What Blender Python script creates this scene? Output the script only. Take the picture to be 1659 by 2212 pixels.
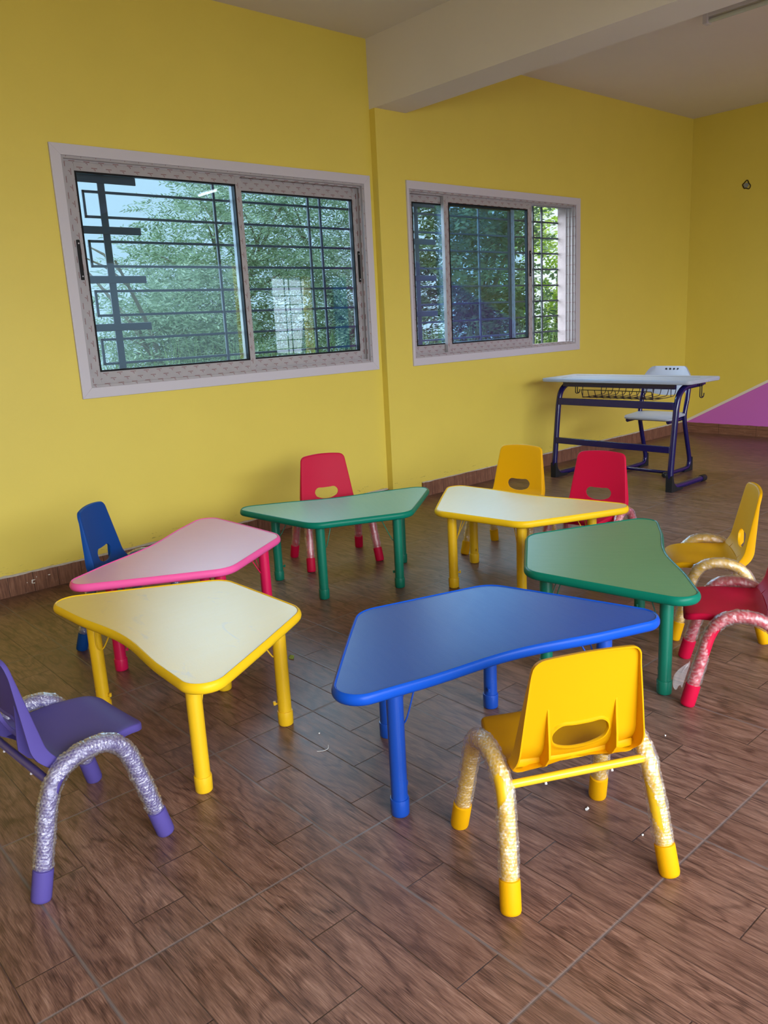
import bpy, math, random
from mathutils import Vector, Matrix
PI = math.pi
random.seed(7)
for o in list(bpy.data.objects): bpy.data.objects.remove(o)
SC = bpy.context.scene
COL = SC.collection

# ------------------------------------------------------------------ camera
CAM_H = 1.2089
RIGHT = Vector((0.7427787, -0.6676199, -0.0506303))
DOWN = Vector((-0.1905545, -0.1383016, -0.9718856))
FWD = Vector((0.6418479, 0.7315438, -0.2299461))
cd = bpy.data.cameras.new('camera'); cam = bpy.data.objects.new('camera', cd); COL.objects.link(cam)
m = Matrix((RIGHT, -DOWN, -FWD)).transposed().to_4x4(); m.translation = Vector((0, 0, CAM_H))
cam.matrix_world = m
cd.sensor_fit = 'VERTICAL'; cd.sensor_height = 36.0; cd.lens = 36.0*1720.84/2212
cd.clip_start = 0.02; cd.clip_end = 200
SC.camera = cam

# ------------------------------------------------------------------ exposure, sky, daylight
SC.view_settings.view_transform = 'Standard'; SC.view_settings.look = 'None'
SC.view_settings.gamma = 1.0; SC.view_settings.use_curve_mapping = False
SC.view_settings.exposure = 0.0
W = bpy.data.worlds.new('overcast_sky'); SC.world = W; W.use_nodes = True
wn = W.node_tree; wn.nodes.clear()
wo = wn.nodes.new('ShaderNodeOutputWorld'); bg = wn.nodes.new('ShaderNodeBackground')
tc = wn.nodes.new('ShaderNodeTexCoord'); sp = wn.nodes.new('ShaderNodeSeparateXYZ'); cr = wn.nodes.new('ShaderNodeValToRGB')
wn.links.new(tc.outputs['Generated'], sp.inputs[0]); wn.links.new(sp.outputs['Z'], cr.inputs[0])
cr.color_ramp.elements[0].position = 0.0; cr.color_ramp.elements[0].color = (0.80, 0.94, 1.0, 1)
cr.color_ramp.elements[1].position = 0.7; cr.color_ramp.elements[1].color = (0.72, 0.90, 1.0, 1)
wn.links.new(cr.outputs[0], bg.inputs['Color']); bg.inputs['Strength'].default_value = 1.2
wn.links.new(bg.outputs[0], wo.inputs[0])

def area(name, loc, target, sx, sy, power, color, spread=PI):
    d = bpy.data.lights.new(name, 'AREA'); d.shape = 'RECTANGLE'; d.size = sx; d.size_y = sy
    d.energy = power; d.color = color; d.spread = spread
    o = bpy.data.objects.new(name, d); COL.objects.link(o); o.location = loc
    o.rotation_euler = (Vector(target)-Vector(loc)).to_track_quat('-Z', 'Z').to_euler()
    return o
# light through the wall opposite the windows; the wide panel is added fill
DAY = (0.91, 0.955, 1.0)
area('fill_wide_opening', (1.0, -4.3, 3.1), (3.4, 4.0, -0.6), 7.0, 3.2, 880, DAY, math.radians(150))
area('daylight_small_window', (6.96, -1.74, 1.38), (6.7, 2.0, 0.9), 0.66, 1.05, 9, DAY)
# daylight of the two windows in view, sampled at their openings
area('daylight_first_window', (2.54, 4.40, 1.55), (2.54, 2.0, 0.4), 1.85, 1.05, 26, (0.78, 0.91, 1.0), math.radians(115))
area('daylight_second_window', (4.78, 4.40, 1.55), (4.7, 2.0, 0.4), 1.75, 1.05, 62, (0.82, 0.93, 1.0), math.radians(105))
sd = bpy.data.lights.new('hazy_sun', 'SUN'); sd.energy = 2.8; sd.angle = math.radians(45); sd.color = (1.0, 0.98, 0.92)
so_ = bpy.data.objects.new('hazy_sun', sd); COL.objects.link(so_); so_.rotation_euler = Vector((0.85, 0.22, -0.95)).to_track_quat('-Z', 'Y').to_euler()

# ------------------------------------------------------------------ helpers
class MB:
    def __init__(s): s.v = []; s.f = []; s.m = []
    def add(s, vs, fs, mi=0):
        o = len(s.v); s.v += [tuple(p) for p in vs]; s.f += [tuple(i+o for i in f) for f in fs]; s.m += [mi]*len(fs)
    def box(s, x0, x1, y0, y1, z0, z1, mi=0):
        v = [(x0,y0,z0),(x1,y0,z0),(x1,y1,z0),(x0,y1,z0),(x0,y0,z1),(x1,y0,z1),(x1,y1,z1),(x0,y1,z1)]
        s.add(v, [(0,3,2,1),(4,5,6,7),(0,1,5,4),(1,2,6,5),(2,3,7,6),(3,0,4,7)], mi)
    def loft(s, rings, closed=True, cap0=False, cap1=False, mi=0):
        n = len(rings[0]); vs = [p for r in rings for p in r]; fs = []
        for i in range(len(rings)-1):
            for j in range(n if closed else n-1):
                k = (j+1) % n
                fs.append((i*n+j, i*n+k, (i+1)*n+k, (i+1)*n+j))
        if cap0: fs.append(tuple(range(n-1, -1, -1)))
        if cap1: fs.append(tuple((len(rings)-1)*n+j for j in range(n)))
        s.add(vs, fs, mi)
    def tube(s, pts, r, seg=16, caps=True, mi=0, flat=1.0):
        pts = [Vector(p) for p in pts]; n = len(pts)
        rr = r if isinstance(r, (list, tuple)) else [r]*n
        T = []
        for i in range(n):
            a = pts[max(i-1, 0)]; b = pts[min(i+1, n-1)]; d = (b-a)
            T.append(d.normalized() if d.length > 1e-9 else (T[-1] if T else Vector((0,0,1))))
        up = Vector((0,0,1)) if abs(T[0].z) < 0.9 else Vector((1,0,0))
        N = (up-T[0]*up.dot(T[0])).normalized(); rings = []
        for i in range(n):
            N = (N-T[i]*N.dot(T[i])).normalized(); B = T[i].cross(N)
            rings.append([pts[i]+(N*math.cos(2*PI*k/seg)*flat+B*math.sin(2*PI*k/seg))*rr[i] for k in range(seg)])
        s.loft(rings, True, caps, caps, mi)
    def build(s, name, mats, parent=None, smooth=True, ang=35, bevel=0.0):
        me = bpy.data.meshes.new(name); me.from_pydata(s.v, [], s.f)
        if not isinstance(mats, (list, tuple)): mats = [mats]
        for mt in mats: me.materials.append(mt)
        if any(s.m): me.polygons.foreach_set('material_index', s.m)
        me.validate(); me.update()
        if smooth:
            me.shade_smooth()
            me.set_sharp_from_angle(angle=math.radians(ang))
        o = bpy.data.objects.new(name, me); COL.objects.link(o)
        if parent: o.parent = parent
        if bevel:
            b = o.modifiers.new('bevel', 'BEVEL'); b.width = bevel; b.segments = 3; b.limit_method = 'ANGLE'; b.angle_limit = math.radians(40)
        return o
def tag(o, label=None, cat=None, group=None, kind=None):
    if label: o['label'] = label
    if cat: o['category'] = cat
    if group: o['group'] = group
    if kind: o['kind'] = kind
    return o
def thing(name, label, cat, loc=(0,0,0), rz=0.0, group=None):
    o = bpy.data.objects.new(name, None); o.empty_display_size = 0.05; COL.objects.link(o)
    o.location = loc; o.rotation_euler = (0, 0, rz)
    return tag(o, label, cat, group)
def struct(o): o['kind'] = 'structure'; return o
def smooth_path(P, sub=6):
    P = [Vector(p) for p in P]; out = []
    for i in range(len(P)-1):
        p0 = P[max(i-1, 0)]; p1 = P[i]; p2 = P[i+1]; p3 = P[min(i+2, len(P)-1)]
        for k in range(sub):
            t = k/sub
            out.append(0.5*((2*p1)+(p2-p0)*t+(2*p0-5*p1+4*p2-p3)*t*t+(3*p1-p0-3*p2+p3)*t**3))
    out.append(P[-1]); return out

# node helper
class NT:
    def __init__(s, name):
        s.mat = bpy.data.materials.new(name); s.mat.use_nodes = True; s.t = s.mat.node_tree; s.t.nodes.clear()
        s.out = s.t.nodes.new('ShaderNodeOutputMaterial')
    def n(s, typ, **kw):
        d = s.t.nodes.new('ShaderNode'+typ)
        for k, v in kw.items(): setattr(d, k, v)
        return d
    def L(s, a, b): s.t.links.new(a, b)
    def put(s, sock, x):
        if isinstance(x, bpy.types.NodeSocket): s.L(x, sock)
        elif x is not None:
            try: sock.default_value = x
            except Exception: sock.default_value = (x[0], x[1], x[2], 1.0) if len(x) == 3 else x
    def math(s, op, a, b=None, c=None, clamp=False):
        d = s.n('Math', operation=op, use_clamp=clamp); s.put(d.inputs[0], a)
        if b is not None: s.put(d.inputs[1], b)
        if c is not None: s.put(d.inputs[2], c)
        return d.outputs[0]
    def mix(s, f, a, b, typ='MIX'):
        d = s.n('Mix', data_type='RGBA', blend_type=typ); s.put(d.inputs[0], f)
        s.put(d.inputs[6], c4(a)); s.put(d.inputs[7], c4(b)); return d.outputs[2]
    def noise(s, vec, scale, detail=4, rough=0.5, dist=0.0):
        d = s.n('TexNoise'); s.put(d.inputs['Vector'], vec); d.inputs['Scale'].default_value = scale
        d.inputs['Detail'].default_value = detail; d.inputs['Roughness'].default_value = rough; d.inputs['Distortion'].default_value = dist
        return d.outputs['Fac']
    def ramp(s, f, pts, interp='LINEAR'):
        d = s.n('ValToRGB'); s.put(d.inputs[0], f); r = d.color_ramp; r.interpolation = interp
        while len(r.elements) < len(pts): r.elements.new(0.5)
        for e, (p, c) in zip(r.elements, pts): e.position = p; e.color = c4(c)
        return d.outputs[0]
    def mapping(s, vec, scale=(1,1,1), loc=(0,0,0), rot=(0,0,0)):
        d = s.n('Mapping'); s.put(d.inputs[0], vec); d.inputs['Scale'].default_value = scale
        d.inputs['Location'].default_value = loc; d.inputs['Rotation'].default_value = rot; return d.outputs[0]
    def obj(s): return s.n('TexCoord').outputs['Object']
    def geo(s): return s.n('NewGeometry').outputs['Position']
    def xyz(s, v): d = s.n('SeparateXYZ'); s.L(v, d.inputs[0]); return d.outputs
    def comb(s, x, y, z):
        d = s.n('CombineXYZ'); s.put(d.inputs[0], x); s.put(d.inputs[1], y); s.put(d.inputs[2], z); return d.outputs[0]
    def bump(s, h, strength=0.3, dist=0.002):
        d = s.n('Bump'); s.put(d.inputs['Height'], h); d.inputs['Strength'].default_value = strength; d.inputs['Distance'].default_value = dist
        return d.outputs[0]
    def bsdf(s, color, rough=0.5, spec=0.5, normal=None, metal=0.0, coat=0.0, sub=0.0):
        d = s.n('BsdfPrincipled'); s.put(d.inputs['Base Color'], c4(color)); s.put(d.inputs['Roughness'], rough)
        d.inputs['Metallic'].default_value = metal; d.inputs['Specular IOR Level'].default_value = spec
        d.inputs['Coat Weight'].default_value = coat
        if normal is not None: s.L(normal, d.inputs['Normal'])
        return d.outputs[0]
    def done(s, sh): s.L(sh, s.out.inputs[0]); return s.mat
def c4(c):
    if isinstance(c, (tuple, list)) and len(c) == 3: return (c[0], c[1], c[2], 1.0)
    return c
def srgb(r, g, b):
    f = lambda x: (x/255)/12.92 if x/255 <= 0.04045 else (((x/255)+0.055)/1.055)**2.4
    return (f(r), f(g), f(b))

# ------------------------------------------------------------------ materials
def plastic(name, col, rough=0.48, spec=0.12, grain=0.25):
    t = NT(name); p = t.obj()
    n1 = t.noise(p, 900, 2); n2 = t.noise(p, 6, 3)
    rg = t.math('MULTIPLY_ADD', n2, 0.12, rough-0.06)
    c = t.mix(t.math('MULTIPLY', n2, 0.25), col, tuple(x*0.82 for x in col))
    return t.done(t.bsdf(c, rg, spec, t.bump(n1, grain, 0.0004)))
def painted(name, col, rough=0.3, spec=0.5):
    t = NT(name); p = t.obj(); n2 = t.noise(p, 14, 3)
    c = t.mix(t.math('MULTIPLY', n2, 0.3), col, tuple(x*0.8 for x in col))
    return t.done(t.bsdf(c, t.math('MULTIPLY_ADD', n2, 0.15, rough-0.07), spec, t.bump(t.noise(p, 120, 2), 0.08, 0.0006)))
def wall_paint(name, col, far=False):
    t = NT(name); p = t.geo(); x = t.xyz(p)
    n1 = t.noise(p, 3.0, 5, 0.6); n2 = t.noise(p, 260, 3, 0.6)
    c = t.mix(n1, tuple(v*0.95 for v in col), tuple(min(1, v*1.04) for v in col))
    if far:
        # purple wedge of paint under a white slanting band
        line = t.math('MULTIPLY_ADD', t.math('SUBTRACT', 3.985, x[1]), 0.522, 0.075)
        d = t.math('SUBTRACT', x[2], line)
        edge = t.math('LESS_THAN', d, 0.026); pur = t.math('LESS_THAN', d, 0.0)
        c = t.mix(edge, c, srgb(222, 214, 205)); c = t.mix(pur, c, srgb(200, 104, 196))
    else:
        # grubby hairline cracks just above the skirting
        cr1 = t.noise(t.mapping(p, (5, 5, 40)), 3.0, 6, 0.7, 0.6)
        line = t.math('ABSOLUTE', t.math('SUBTRACT', t.noise(t.mapping(p, (2.2, 1, 9)), 2.0, 3, 0.55), 0.5))
        hair = t.math('MULTIPLY', t.math('LESS_THAN', line, 0.010), t.math('GREATER_THAN', cr1, 0.56))
        band = t.math('MULTIPLY', t.math('LESS_THAN', x[2], 0.155), t.math('GREATER_THAN', x[2], 0.09))
        c = t.mix(t.math('MULTIPLY', t.math('MULTIPLY', hair, band), 0.55), c, srgb(110, 95, 50))
    return t.done(t.bsdf(c, 0.5, 0.55, t.bump(n2, 0.25, 0.0012)))
YEL = (0.735, 0.585, 0.095)
M_WALL = wall_paint('yellow_wall_paint', YEL)
M_WALL_FAR = wall_paint('yellow_and_purple_wall_paint', YEL, True)
def ceiling_mat():
    t = NT('white_ceiling_paint'); p = t.geo(); n = t.noise(p, 2.0, 4)
    c = t.mix(n, (0.68, 0.63, 0.62), (0.74, 0.69, 0.68))
    return t.done(t.bsdf(c, 0.7, 0.2, t.bump(t.noise(p, 200, 2), 0.15, 0.001)))
M_CEIL = ceiling_mat()
TX, TY = 0.4018, 1.3537
def floor_mat():
    t = NT('wood_print_floor_tile'); p = t.geo(); x = t.xyz(p)
    u = t.math('DIVIDE', t.math('SUBTRACT', x[0], TX), 0.6); w = t.math('DIVIDE', t.math('SUBTRACT', x[1], TY), 0.6)
    iu = t.math('FLOOR', u); iw = t.math('FLOOR', w); fu = t.math('FRACT', u); fw = t.math('FRACT', w)
    c5 = t.math('MULTIPLY', fu, 5.0); ci = t.math('FLOOR', c5); cf = t.math('FRACT', c5)
    js = [0.635, 0.19, 0.41, 0.68, 0.195]
    k = t.ramp(t.math('DIVIDE', t.math('ADD', ci, 0.5), 5.0), [(i/5.0, (j, j, j)) for i, j in enumerate(js)], 'CONSTANT')
    kx = t.n('SeparateColor'); t.L(k, kx.inputs[0]); j = kx.outputs[0]
    above = t.math('GREATER_THAN', fw, j)
    seg = t.math('ADD', t.math('MULTIPLY', ci, 2.0), above)
    # distance (m) to joints
    dcol = t.math('MULTIPLY', t.math('MINIMUM', cf, t.math('SUBTRACT', 1.0, cf)), 0.12)
    djn = t.math('MULTIPLY', t.math('ABSOLUTE', t.math('SUBTRACT', fw, j)), 0.6)
    dgu = t.math('MULTIPLY', t.math('MINIMUM', fu, t.math('SUBTRACT', 1.0, fu)), 0.6)
    dgw = t.math('MULTIPLY', t.math('MINIMUM', fw, t.math('SUBTRACT', 1.0, fw)), 0.6)
    wob = t.math('MULTIPLY', t.math('SUBTRACT', t.noise(p, 25, 2), 0.5), 0.0016)
    def band(d, w0): return t.math('SUBTRACT', 1.0, t.math('SMOOTH_MIN', t.math('DIVIDE', t.math('ADD', d, wob), w0*1.25), 1.0, 0.3), clamp=True)
    plank = t.math('MAXIMUM', band(dcol, 0.0016), band(djn, 0.0016))
    grout = t.math('MAXIMUM', band(dgu, 0.0036), band(dgw, 0.0036))
    # each plank has its own grain, every tile repeats one of a few prints
    tid = t.math('FLOORED_MODULO', t.math('ADD', iu, t.math('MULTIPLY', iw, 2.0)), 3.0)
    off = t.math('ADD', t.math('MULTIPLY', seg, 7.31), t.math('MULTIPLY', tid, 91.7))
    gv = t.comb(t.math('ADD', t.math('MULTIPLY', x[0], 1.0), off), t.math('ADD', x[1], t.math('MULTIPLY', off, 0.37)), off)
    warp = t.noise(t.mapping(gv, (5.0, 1.3, 1.0)), 1.6, 3, 0.5)
    wv = t.comb(t.math('ADD', t.math('MULTIPLY', t.math('ADD', x[0], off), 30.0), t.math('MULTIPLY', warp, 34.0)), t.math('MULTIPLY', x[1], 1.0), off)
    wx = t.xyz(wv)
    rings = t.math('SINE', t.math('MULTIPLY', wx[0], 1.9))
    rings = t.math('POWER', t.math('MULTIPLY_ADD', rings, 0.5, 0.5), 3.0)
    fine = t.noise(t.mapping(gv, (300.0, 13.0, 1.0)), 1.6, 3, 0.6, 0.4)
    mid = t.noise(t.mapping(gv, (34.0, 4.5, 1.0)), 1.0, 4, 0.65, 0.8)
    g = t.math('ADD', t.math('MULTIPLY', fine, 0.58), t.math('MULTIPLY', mid, 0.42))
    g = t.math('SUBTRACT', g, t.math('MULTIPLY', rings, 0.09))
    base = t.ramp(g, [(0.28, srgb(50, 31, 27)), (0.42, srgb(97, 68, 58)), (0.55, srgb(130, 96, 83)), (0.72, srgb(168, 134, 119))])
    hue = t.n('TexWhiteNoise', noise_dimensions='1D'); t.L(off, hue.inputs['W'])
    base = t.mix(t.math('MULTIPLY', hue.outputs[0], 0.35), base, srgb(92, 64, 54))
    dust = t.noise(p, 2.3, 5, 0.6)
    base = t.mix(t.ramp(dust, [(0.5, (0, 0, 0)), (0.85, (0.22, 0.22, 0.22))]), base, srgb(132, 120, 114))
    c = t.mix(t.math('MULTIPLY', plank, 0.9), base, srgb(38, 24, 24))
    c = t.mix(t.math('MULTIPLY', grout, 0.95), c, srgb(112, 102, 102))
    hgt = t.math('SUBTRACT', t.math('MULTIPLY', fine, 0.5), t.math('MAXIMUM', t.math('MULTIPLY', plank, 1.6), t.math('MULTIPLY', grout, 1.2)))
    rough = t.math('MULTIPLY_ADD', fine, 0.25, 0.26)
    return t.done(t.bsdf(c, rough, 0.5, t.bump(hgt, 0.45, 0.0014)))
M_FLOOR = floor_mat()
def skirting_mat(axis):
    t = NT('skirting_tile_'+('side' if axis == 0 else 'far')); p = t.geo(); x = t.xyz(p)
    if axis == 0:      # cut strips with upright grain
        u = t.math('DIVIDE', t.math('SUBTRACT', x[0], 1.305), 0.12)
        g = t.noise(t.mapping(p, (110, 1, 9)), 1.2, 4, 0.6, 0.4)
    else:
        u = t.math('DIVIDE', x[1], 0.36)
        g = t.noise(t.mapping(p, (1, 7, 110)), 1.2, 4, 0.6, 0.4)
    fu = t.math('FRACT', u); iu = t.math('FLOOR', u)
    d = t.math('MULTIPLY', t.math('MINIMUM', fu, t.math('SUBTRACT', 1.0, fu)), 0.12 if axis == 0 else 0.36)
    jn = t.math('LESS_THAN', d, 0.0013)
    wnz = t.n('TexWhiteNoise', noise_dimensions='1D'); t.L(iu, wnz.inputs['W'])
    c = t.ramp(g, [(0.25, srgb(84, 54, 44)), (0.55, srgb(132, 92, 72)), (0.8, srgb(160, 120, 98))])
    c = t.mix(t.math('MULTIPLY', wnz.outputs[0], 0.4), c, srgb(120, 78, 62))
    c = t.mix(jn, c, srgb(48, 28, 26))
    if axis == 1:
        zz = t.math('LESS_THAN', t.math('ABSOLUTE', t.math('SUBTRACT', x[2], 0.066)), 0.0012)
        c = t.mix(zz, c, srgb(60, 36, 30))
    dirt = t.noise(p, 40, 4, 0.7)
    c = t.mix(t.ramp(dirt, [(0.62, (0, 0, 0)), (0.70, (0.35, 0.35, 0.35))]), c, srgb(170, 150, 140))
    return t.done(t.bsdf(c, 0.4, 0.4, t.bump(g, 0.2, 0.001)))
M_SKIRT = skirting_mat(0); M_SKIRT_FAR = skirting_mat(1)
def trim_mat():
    t = NT('white_aluminium_trim'); p = t.geo(); n = t.noise(p, 30, 3)
    sc = t.noise(p, 14, 6, 0.8); c = t.mix(t.ramp(sc, [(0.70, (0, 0, 0)), (0.76, (0.4, 0.4, 0.4))]), (0.56, 0.53, 0.60), (0.32, 0.28, 0.29))
    return t.done(t.bsdf(c, t.math('MULTIPLY_ADD', n, 0.2, 0.3), 0.5))
M_TRIM = trim_mat()
def film_mat(axis):
    # grey protective film printed with staggered dashes and small curled marks
    t = NT('printed_film_'+('horizontal' if axis == 0 else 'upright')); p = t.geo(); x = t.xyz(p)
    u = x[0] if axis == 0 else x[2]; w = x[2] if axis == 0 else x[0]
    PU, PW = 0.074, 0.026
    row = t.math('FLOOR', t.math('DIVIDE', w, PW)); fr = t.math('SUBTRACT', t.math('FRACT', t.math('DIVIDE', w, PW)), 0.5)
    uu = t.math('ADD', t.math('DIVIDE', u, PU), t.math('MULTIPLY', row, 0.5))
    fu = t.math('SUBTRACT', t.math('FRACT', uu), 0.5)
    du = t.math('MULTIPLY', fu, PU); dw = t.math('MULTIPLY', fr, PW)
    dash = t.math('MULTIPLY', t.math('LESS_THAN', t.math('ABSOLUTE', du), 0.0150), t.math('LESS_THAN', t.math('ABSOLUTE', t.math('SUBTRACT', dw, 0.006)), 0.0014))
    # small hook: part of a ring below the dash
    rx = du; ry = t.math('ADD', dw, 0.0035)
    r = t.math('SQRT', t.math('ADD', t.math('POWER', rx, 2.0), t.math('POWER', ry, 2.0)))
    ring = t.math('MULTIPLY', t.math('LESS_THAN', t.math('ABSOLUTE', t.math('SUBTRACT', r, 0.0042)), 0.0012), t.math('GREATER_THAN', t.math('ADD', rx, ry), -0.0008))
    mk = t.math('MAXIMUM', dash, ring)
    base = t.mix(t.noise(p, 18, 4), (0.33, 0.31, 0.335), (0.43, 0.40, 0.43))
    c = t.mix(t.math('MULTIPLY', mk, 0.9), base, (0.16, 0.03, 0.022))
    return t.done(t.bsdf(c, 0.32, 0.5, t.bump(t.noise(p, 60, 3), 0.15, 0.001)))
M_FILM_H = film_mat(0); M_FILM_V = film_mat(1)
def glass_mat(name, tint, refl=1.0):
    t = NT(name); tr = t.n('BsdfTransparent'); tr.inputs[0].default_value = c4(tint)
    gl = t.n('BsdfGlossy'); gl.inputs['Roughness'].default_value = 0.01; gl.inputs['Color'].default_value = (0.9, 0.95, 1, 1)
    fr = t.n('LayerWeight'); fr.inputs[0].default_value = 0.5
    fc = t.math('MULTIPLY_ADD', t.math('POWER', fr.outputs['Facing'], 4.0), 0.8*refl, 0.045*refl, clamp=True)
    mx = t.n('MixShader'); t.L(fc, mx.inputs[0]); t.L(tr.outputs[0], mx.inputs[1]); t.L(gl.outputs[0], mx.inputs[2])
    return t.done(mx.outputs[0])
M_GLASS = glass_mat('blue_tinted_glass', (0.71, 0.85, 0.94))
M_RUBBER = plastic('black_rubber', (0.012, 0.012, 0.014), 0.5)
M_BLACK = plastic('black_plastic', (0.018, 0.018, 0.020), 0.45)
M_BAR = painted('dark_painted_steel', (0.035, 0.045, 0.06), 0.45)
def wrap_mat():
    t = NT('bubble_wrap_film'); p = t.obj()
    tr = t.n('BsdfTransparent'); tr.inputs[0].default_value = (0.97, 0.97, 0.98, 1)
    nb = t.bump(t.noise(p, 300, 3, 0.7, 1.0), 0.5, 0.002)
    gl = t.n('BsdfGlossy'); gl.inputs['Roughness'].default_value = 0.07; gl.inputs['Color'].default_value = (1, 0.98, 1, 1); t.L(nb, gl.inputs['Normal'])
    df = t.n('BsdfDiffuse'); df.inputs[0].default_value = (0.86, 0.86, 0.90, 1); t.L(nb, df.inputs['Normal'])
    lw = t.n('LayerWeight'); lw.inputs[0].default_value = 0.45; t.L(nb, lw.inputs['Normal'])
    m1 = t.n('MixShader'); at = t.n('Attribute', attribute_name='seam_glint'); t.L(t.math('MULTIPLY_ADD', at.outputs['Fac'], 0.30, 0.025), m1.inputs[0]); t.L(tr.outputs[0], m1.inputs[1]); t.L(df.outputs[0], m1.inputs[2])
    m2 = t.n('MixShader'); t.L(t.math('MULTIPLY_ADD', lw.outputs['Facing'], 0.42, 0.10, clamp=True), m2.inputs[0]); t.L(m1.outputs[0], m2.inputs[1]); t.L(gl.outputs[0], m2.inputs[2])
    return t.done(m2.outputs[0])
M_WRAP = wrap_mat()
def laminate(name, col, rough=0.33, scuff=0.0, spec=0.7):
    t = NT(name); p = t.obj(); n = t.noise(p, 260, 3, 0.6); n2 = t.noise(p, 5, 5, 0.6)
    c = t.mix(t.math('MULTIPLY', n2, 0.35), col, tuple(v*0.86 for v in col))
    if scuff:
        s = t.noise(t.mapping(p, (3, 9, 1), (0.3, 0.1, 0)), 1.3, 6, 0.75, 0.8)
        c = t.mix(t.ramp(s, [(0.60, (0, 0, 0)), (0.72, (scuff,)*3)]), c, (0.42, 0.38, 0.30))
    st = t.noise(t.mapping(p, (40, 4, 1)), 2, 4, 0.6)
    return t.done(t.bsdf(c, t.math('MULTIPLY_ADD', st, 0.12, rough-0.07), spec, t.bump(n, 0.35, 0.0006)))

C_YEL = (0.69, 0.345, 0.002); C_RED = (0.50, 0.005, 0.040); C_BLUE = (0.005, 0.055, 0.26); C_PUR = (0.082, 0.062, 0.26)
P_YEL = plastic('yellow_plastic', C_YEL); P_RED = plastic('red_plastic', C_RED); P_BLU = plastic('navy_blue_plastic', C_BLUE); P_PUR = plastic('purple_plastic', C_PUR)
T_YEL = painted('yellow_painted_tube', (0.78, 0.47, 0.015)); T_RED = painted('red_painted_tube', (0.56, 0.006, 0.045)); T_BLU = painted('navy_painted_tube', (0.005, 0.05, 0.24)); T_PUR = painted('purple_painted_tube', (0.082, 0.062, 0.26))

# ------------------------------------------------------------------ the room
Y1, Y2, X3, ZC, ZB = 4.027, 3.975, 7.542, 2.901, 2.505
XB, BW = 3.582, 0.2635
YB, XN = -1.5, -2.6            # wall opposite the windows, wall behind the camera
T = 0.22
YO = 4.14                      # outer face of the window wall
def wall_with_holes(a0, a1, z0, z1, holes, put):
    """grid of rectangles around holes; put(a0,a1,z0,z1)"""
    xs = sorted({a0, a1} | {h[0] for h in holes} | {h[1] for h in holes})
    for i in range(len(xs)-1):
        xa, xb = xs[i], xs[i+1]; zs = z0
        for h in sorted([h for h in holes if h[0] <= xa+1e-6 and h[1] >= xb-1e-6], key=lambda h: h[2]):
            if h[2] > zs: put(xa, xb, zs, h[2])
            zs = h[3]
        if zs < z1: put(xa, xb, zs, z1)
W1 = (1.606, 3.498, 0.967, 2.065); W2 = (3.838, 5.690, 0.968, 2.052)
b = MB(); wall_with_holes(XN-T, XB, 0, ZC+0.1, [W1], lambda a, c, z, y: b.box(a, c, Y1, YO, z, y))
b.box(XB, XB+BW, Y2, YO, 0, ZB)
b.box(XB, XB+BW, Y1+0.05, YO, ZB, ZC+0.1)
wall_with_holes(XB+BW, X3+T, 0, ZC+0.1, [W2], lambda a, c, z, y: b.box(a, c, Y2+0.002, YO, z, y))
struct(b.build('wall_left', M_WALL, smooth=False))
b = MB(); wall_with_holes(YB, YO, 0, ZC+0.1, [(-1.40, -0.97, 0.84, 1.92)], lambda a, c, z, y: b.box(X3, X3+T, a, c, z, y)); struct(b.build('wall_far', M_WALL_FAR, smooth=False))
HB = [(-2.4, 6.1, 0.20, 2.10), (6.62, 7.30, 0.82, 1.93)]  # first opening unseen and stretched for fill light; second is the mirrored window
b = MB(); wall_with_holes(XN-T, X3+T, 0, ZC+0.1, HB, lambda a, c, z, y: b.box(a, c, YB-T, YB, z, y)); struct(b.build('wall_right', M_WALL, smooth=False))
b = MB(); wall_with_holes(YB, Y1, 0, ZC+0.1, [], lambda a, c, z, y: b.box(XN-T, XN, a, c, z, y)); struct(b.build('wall_near', M_WALL, smooth=False))
b = MB(); b.box(XN-T, X3+T, YB-T, YO, -0.12, 0.0); struct(b.build('floor', M_FLOOR, smooth=False))
b = MB(); b.box(XN-T, X3+T, YB-T, YO, ZC, ZC+0.15); struct(b.build('ceiling', M_CEIL, smooth=False))
b = MB(); b.box(XB, XB+BW, YB, Y1+0.05, ZB, ZC+0.02); struct(b.build('ceiling_beam', M_CEIL, smooth=False))
# skirting: strips of cut floor tile with an uneven bead of filler on top
def skirting(name, mat, a0, a1, put, seed):
    rnd = random.Random(seed); b = MB(); n = int((a1-a0)/0.03); top = []
    for i in range(n+1):
        top.append(0.098+rnd.uniform(-0.0018, 0.0018))
    for i in range(n):
        u0 = a0+(a1-a0)*i/n; u1 = a0+(a1-a0)*(i+1)/n
        v = [put(u0, 0, 0), put(u1, 0, 0), put(u1, 0.012, 0), put(u0, 0.012, 0), put(u0, 0, top[i]), put(u1, 0, top[i+1]), put(u1, 0.012, top[i+1]), put(u0, 0.012, top[i])]
        b.add(v, [(0,3,2,1),(4,5,6,7),(0,1,5,4),(1,2,6,5),(2,3,7,6),(3,0,4,7)])
    return struct(b.build(name, mat, smooth=False))
skirting('baseboard_left', M_SKIRT, XN, XB-0.002, lambda u, d, z: (u, Y1-d, z), 1)
skirting('baseboard_second_bay', M_SKIRT, XB+BW+0.012, X3, lambda u, d, z: (u, Y2-d, z), 2)
skirting('baseboard_far', M_SKIRT_FAR, YB, Y2, lambda u, d, z: (X3-d, u, z), 3)
skirting('baseboard_right', M_SKIRT, XN, X3, lambda u, d, z: (u, YB+d, z), 4)
t = NT('white_filler'); M_FILL = t.done(t.bsdf(t.mix(t.noise(t.geo(), 50, 3), (0.62, 0.58, 0.55), (0.40, 0.36, 0.30)), 0.8, 0.1))
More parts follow.
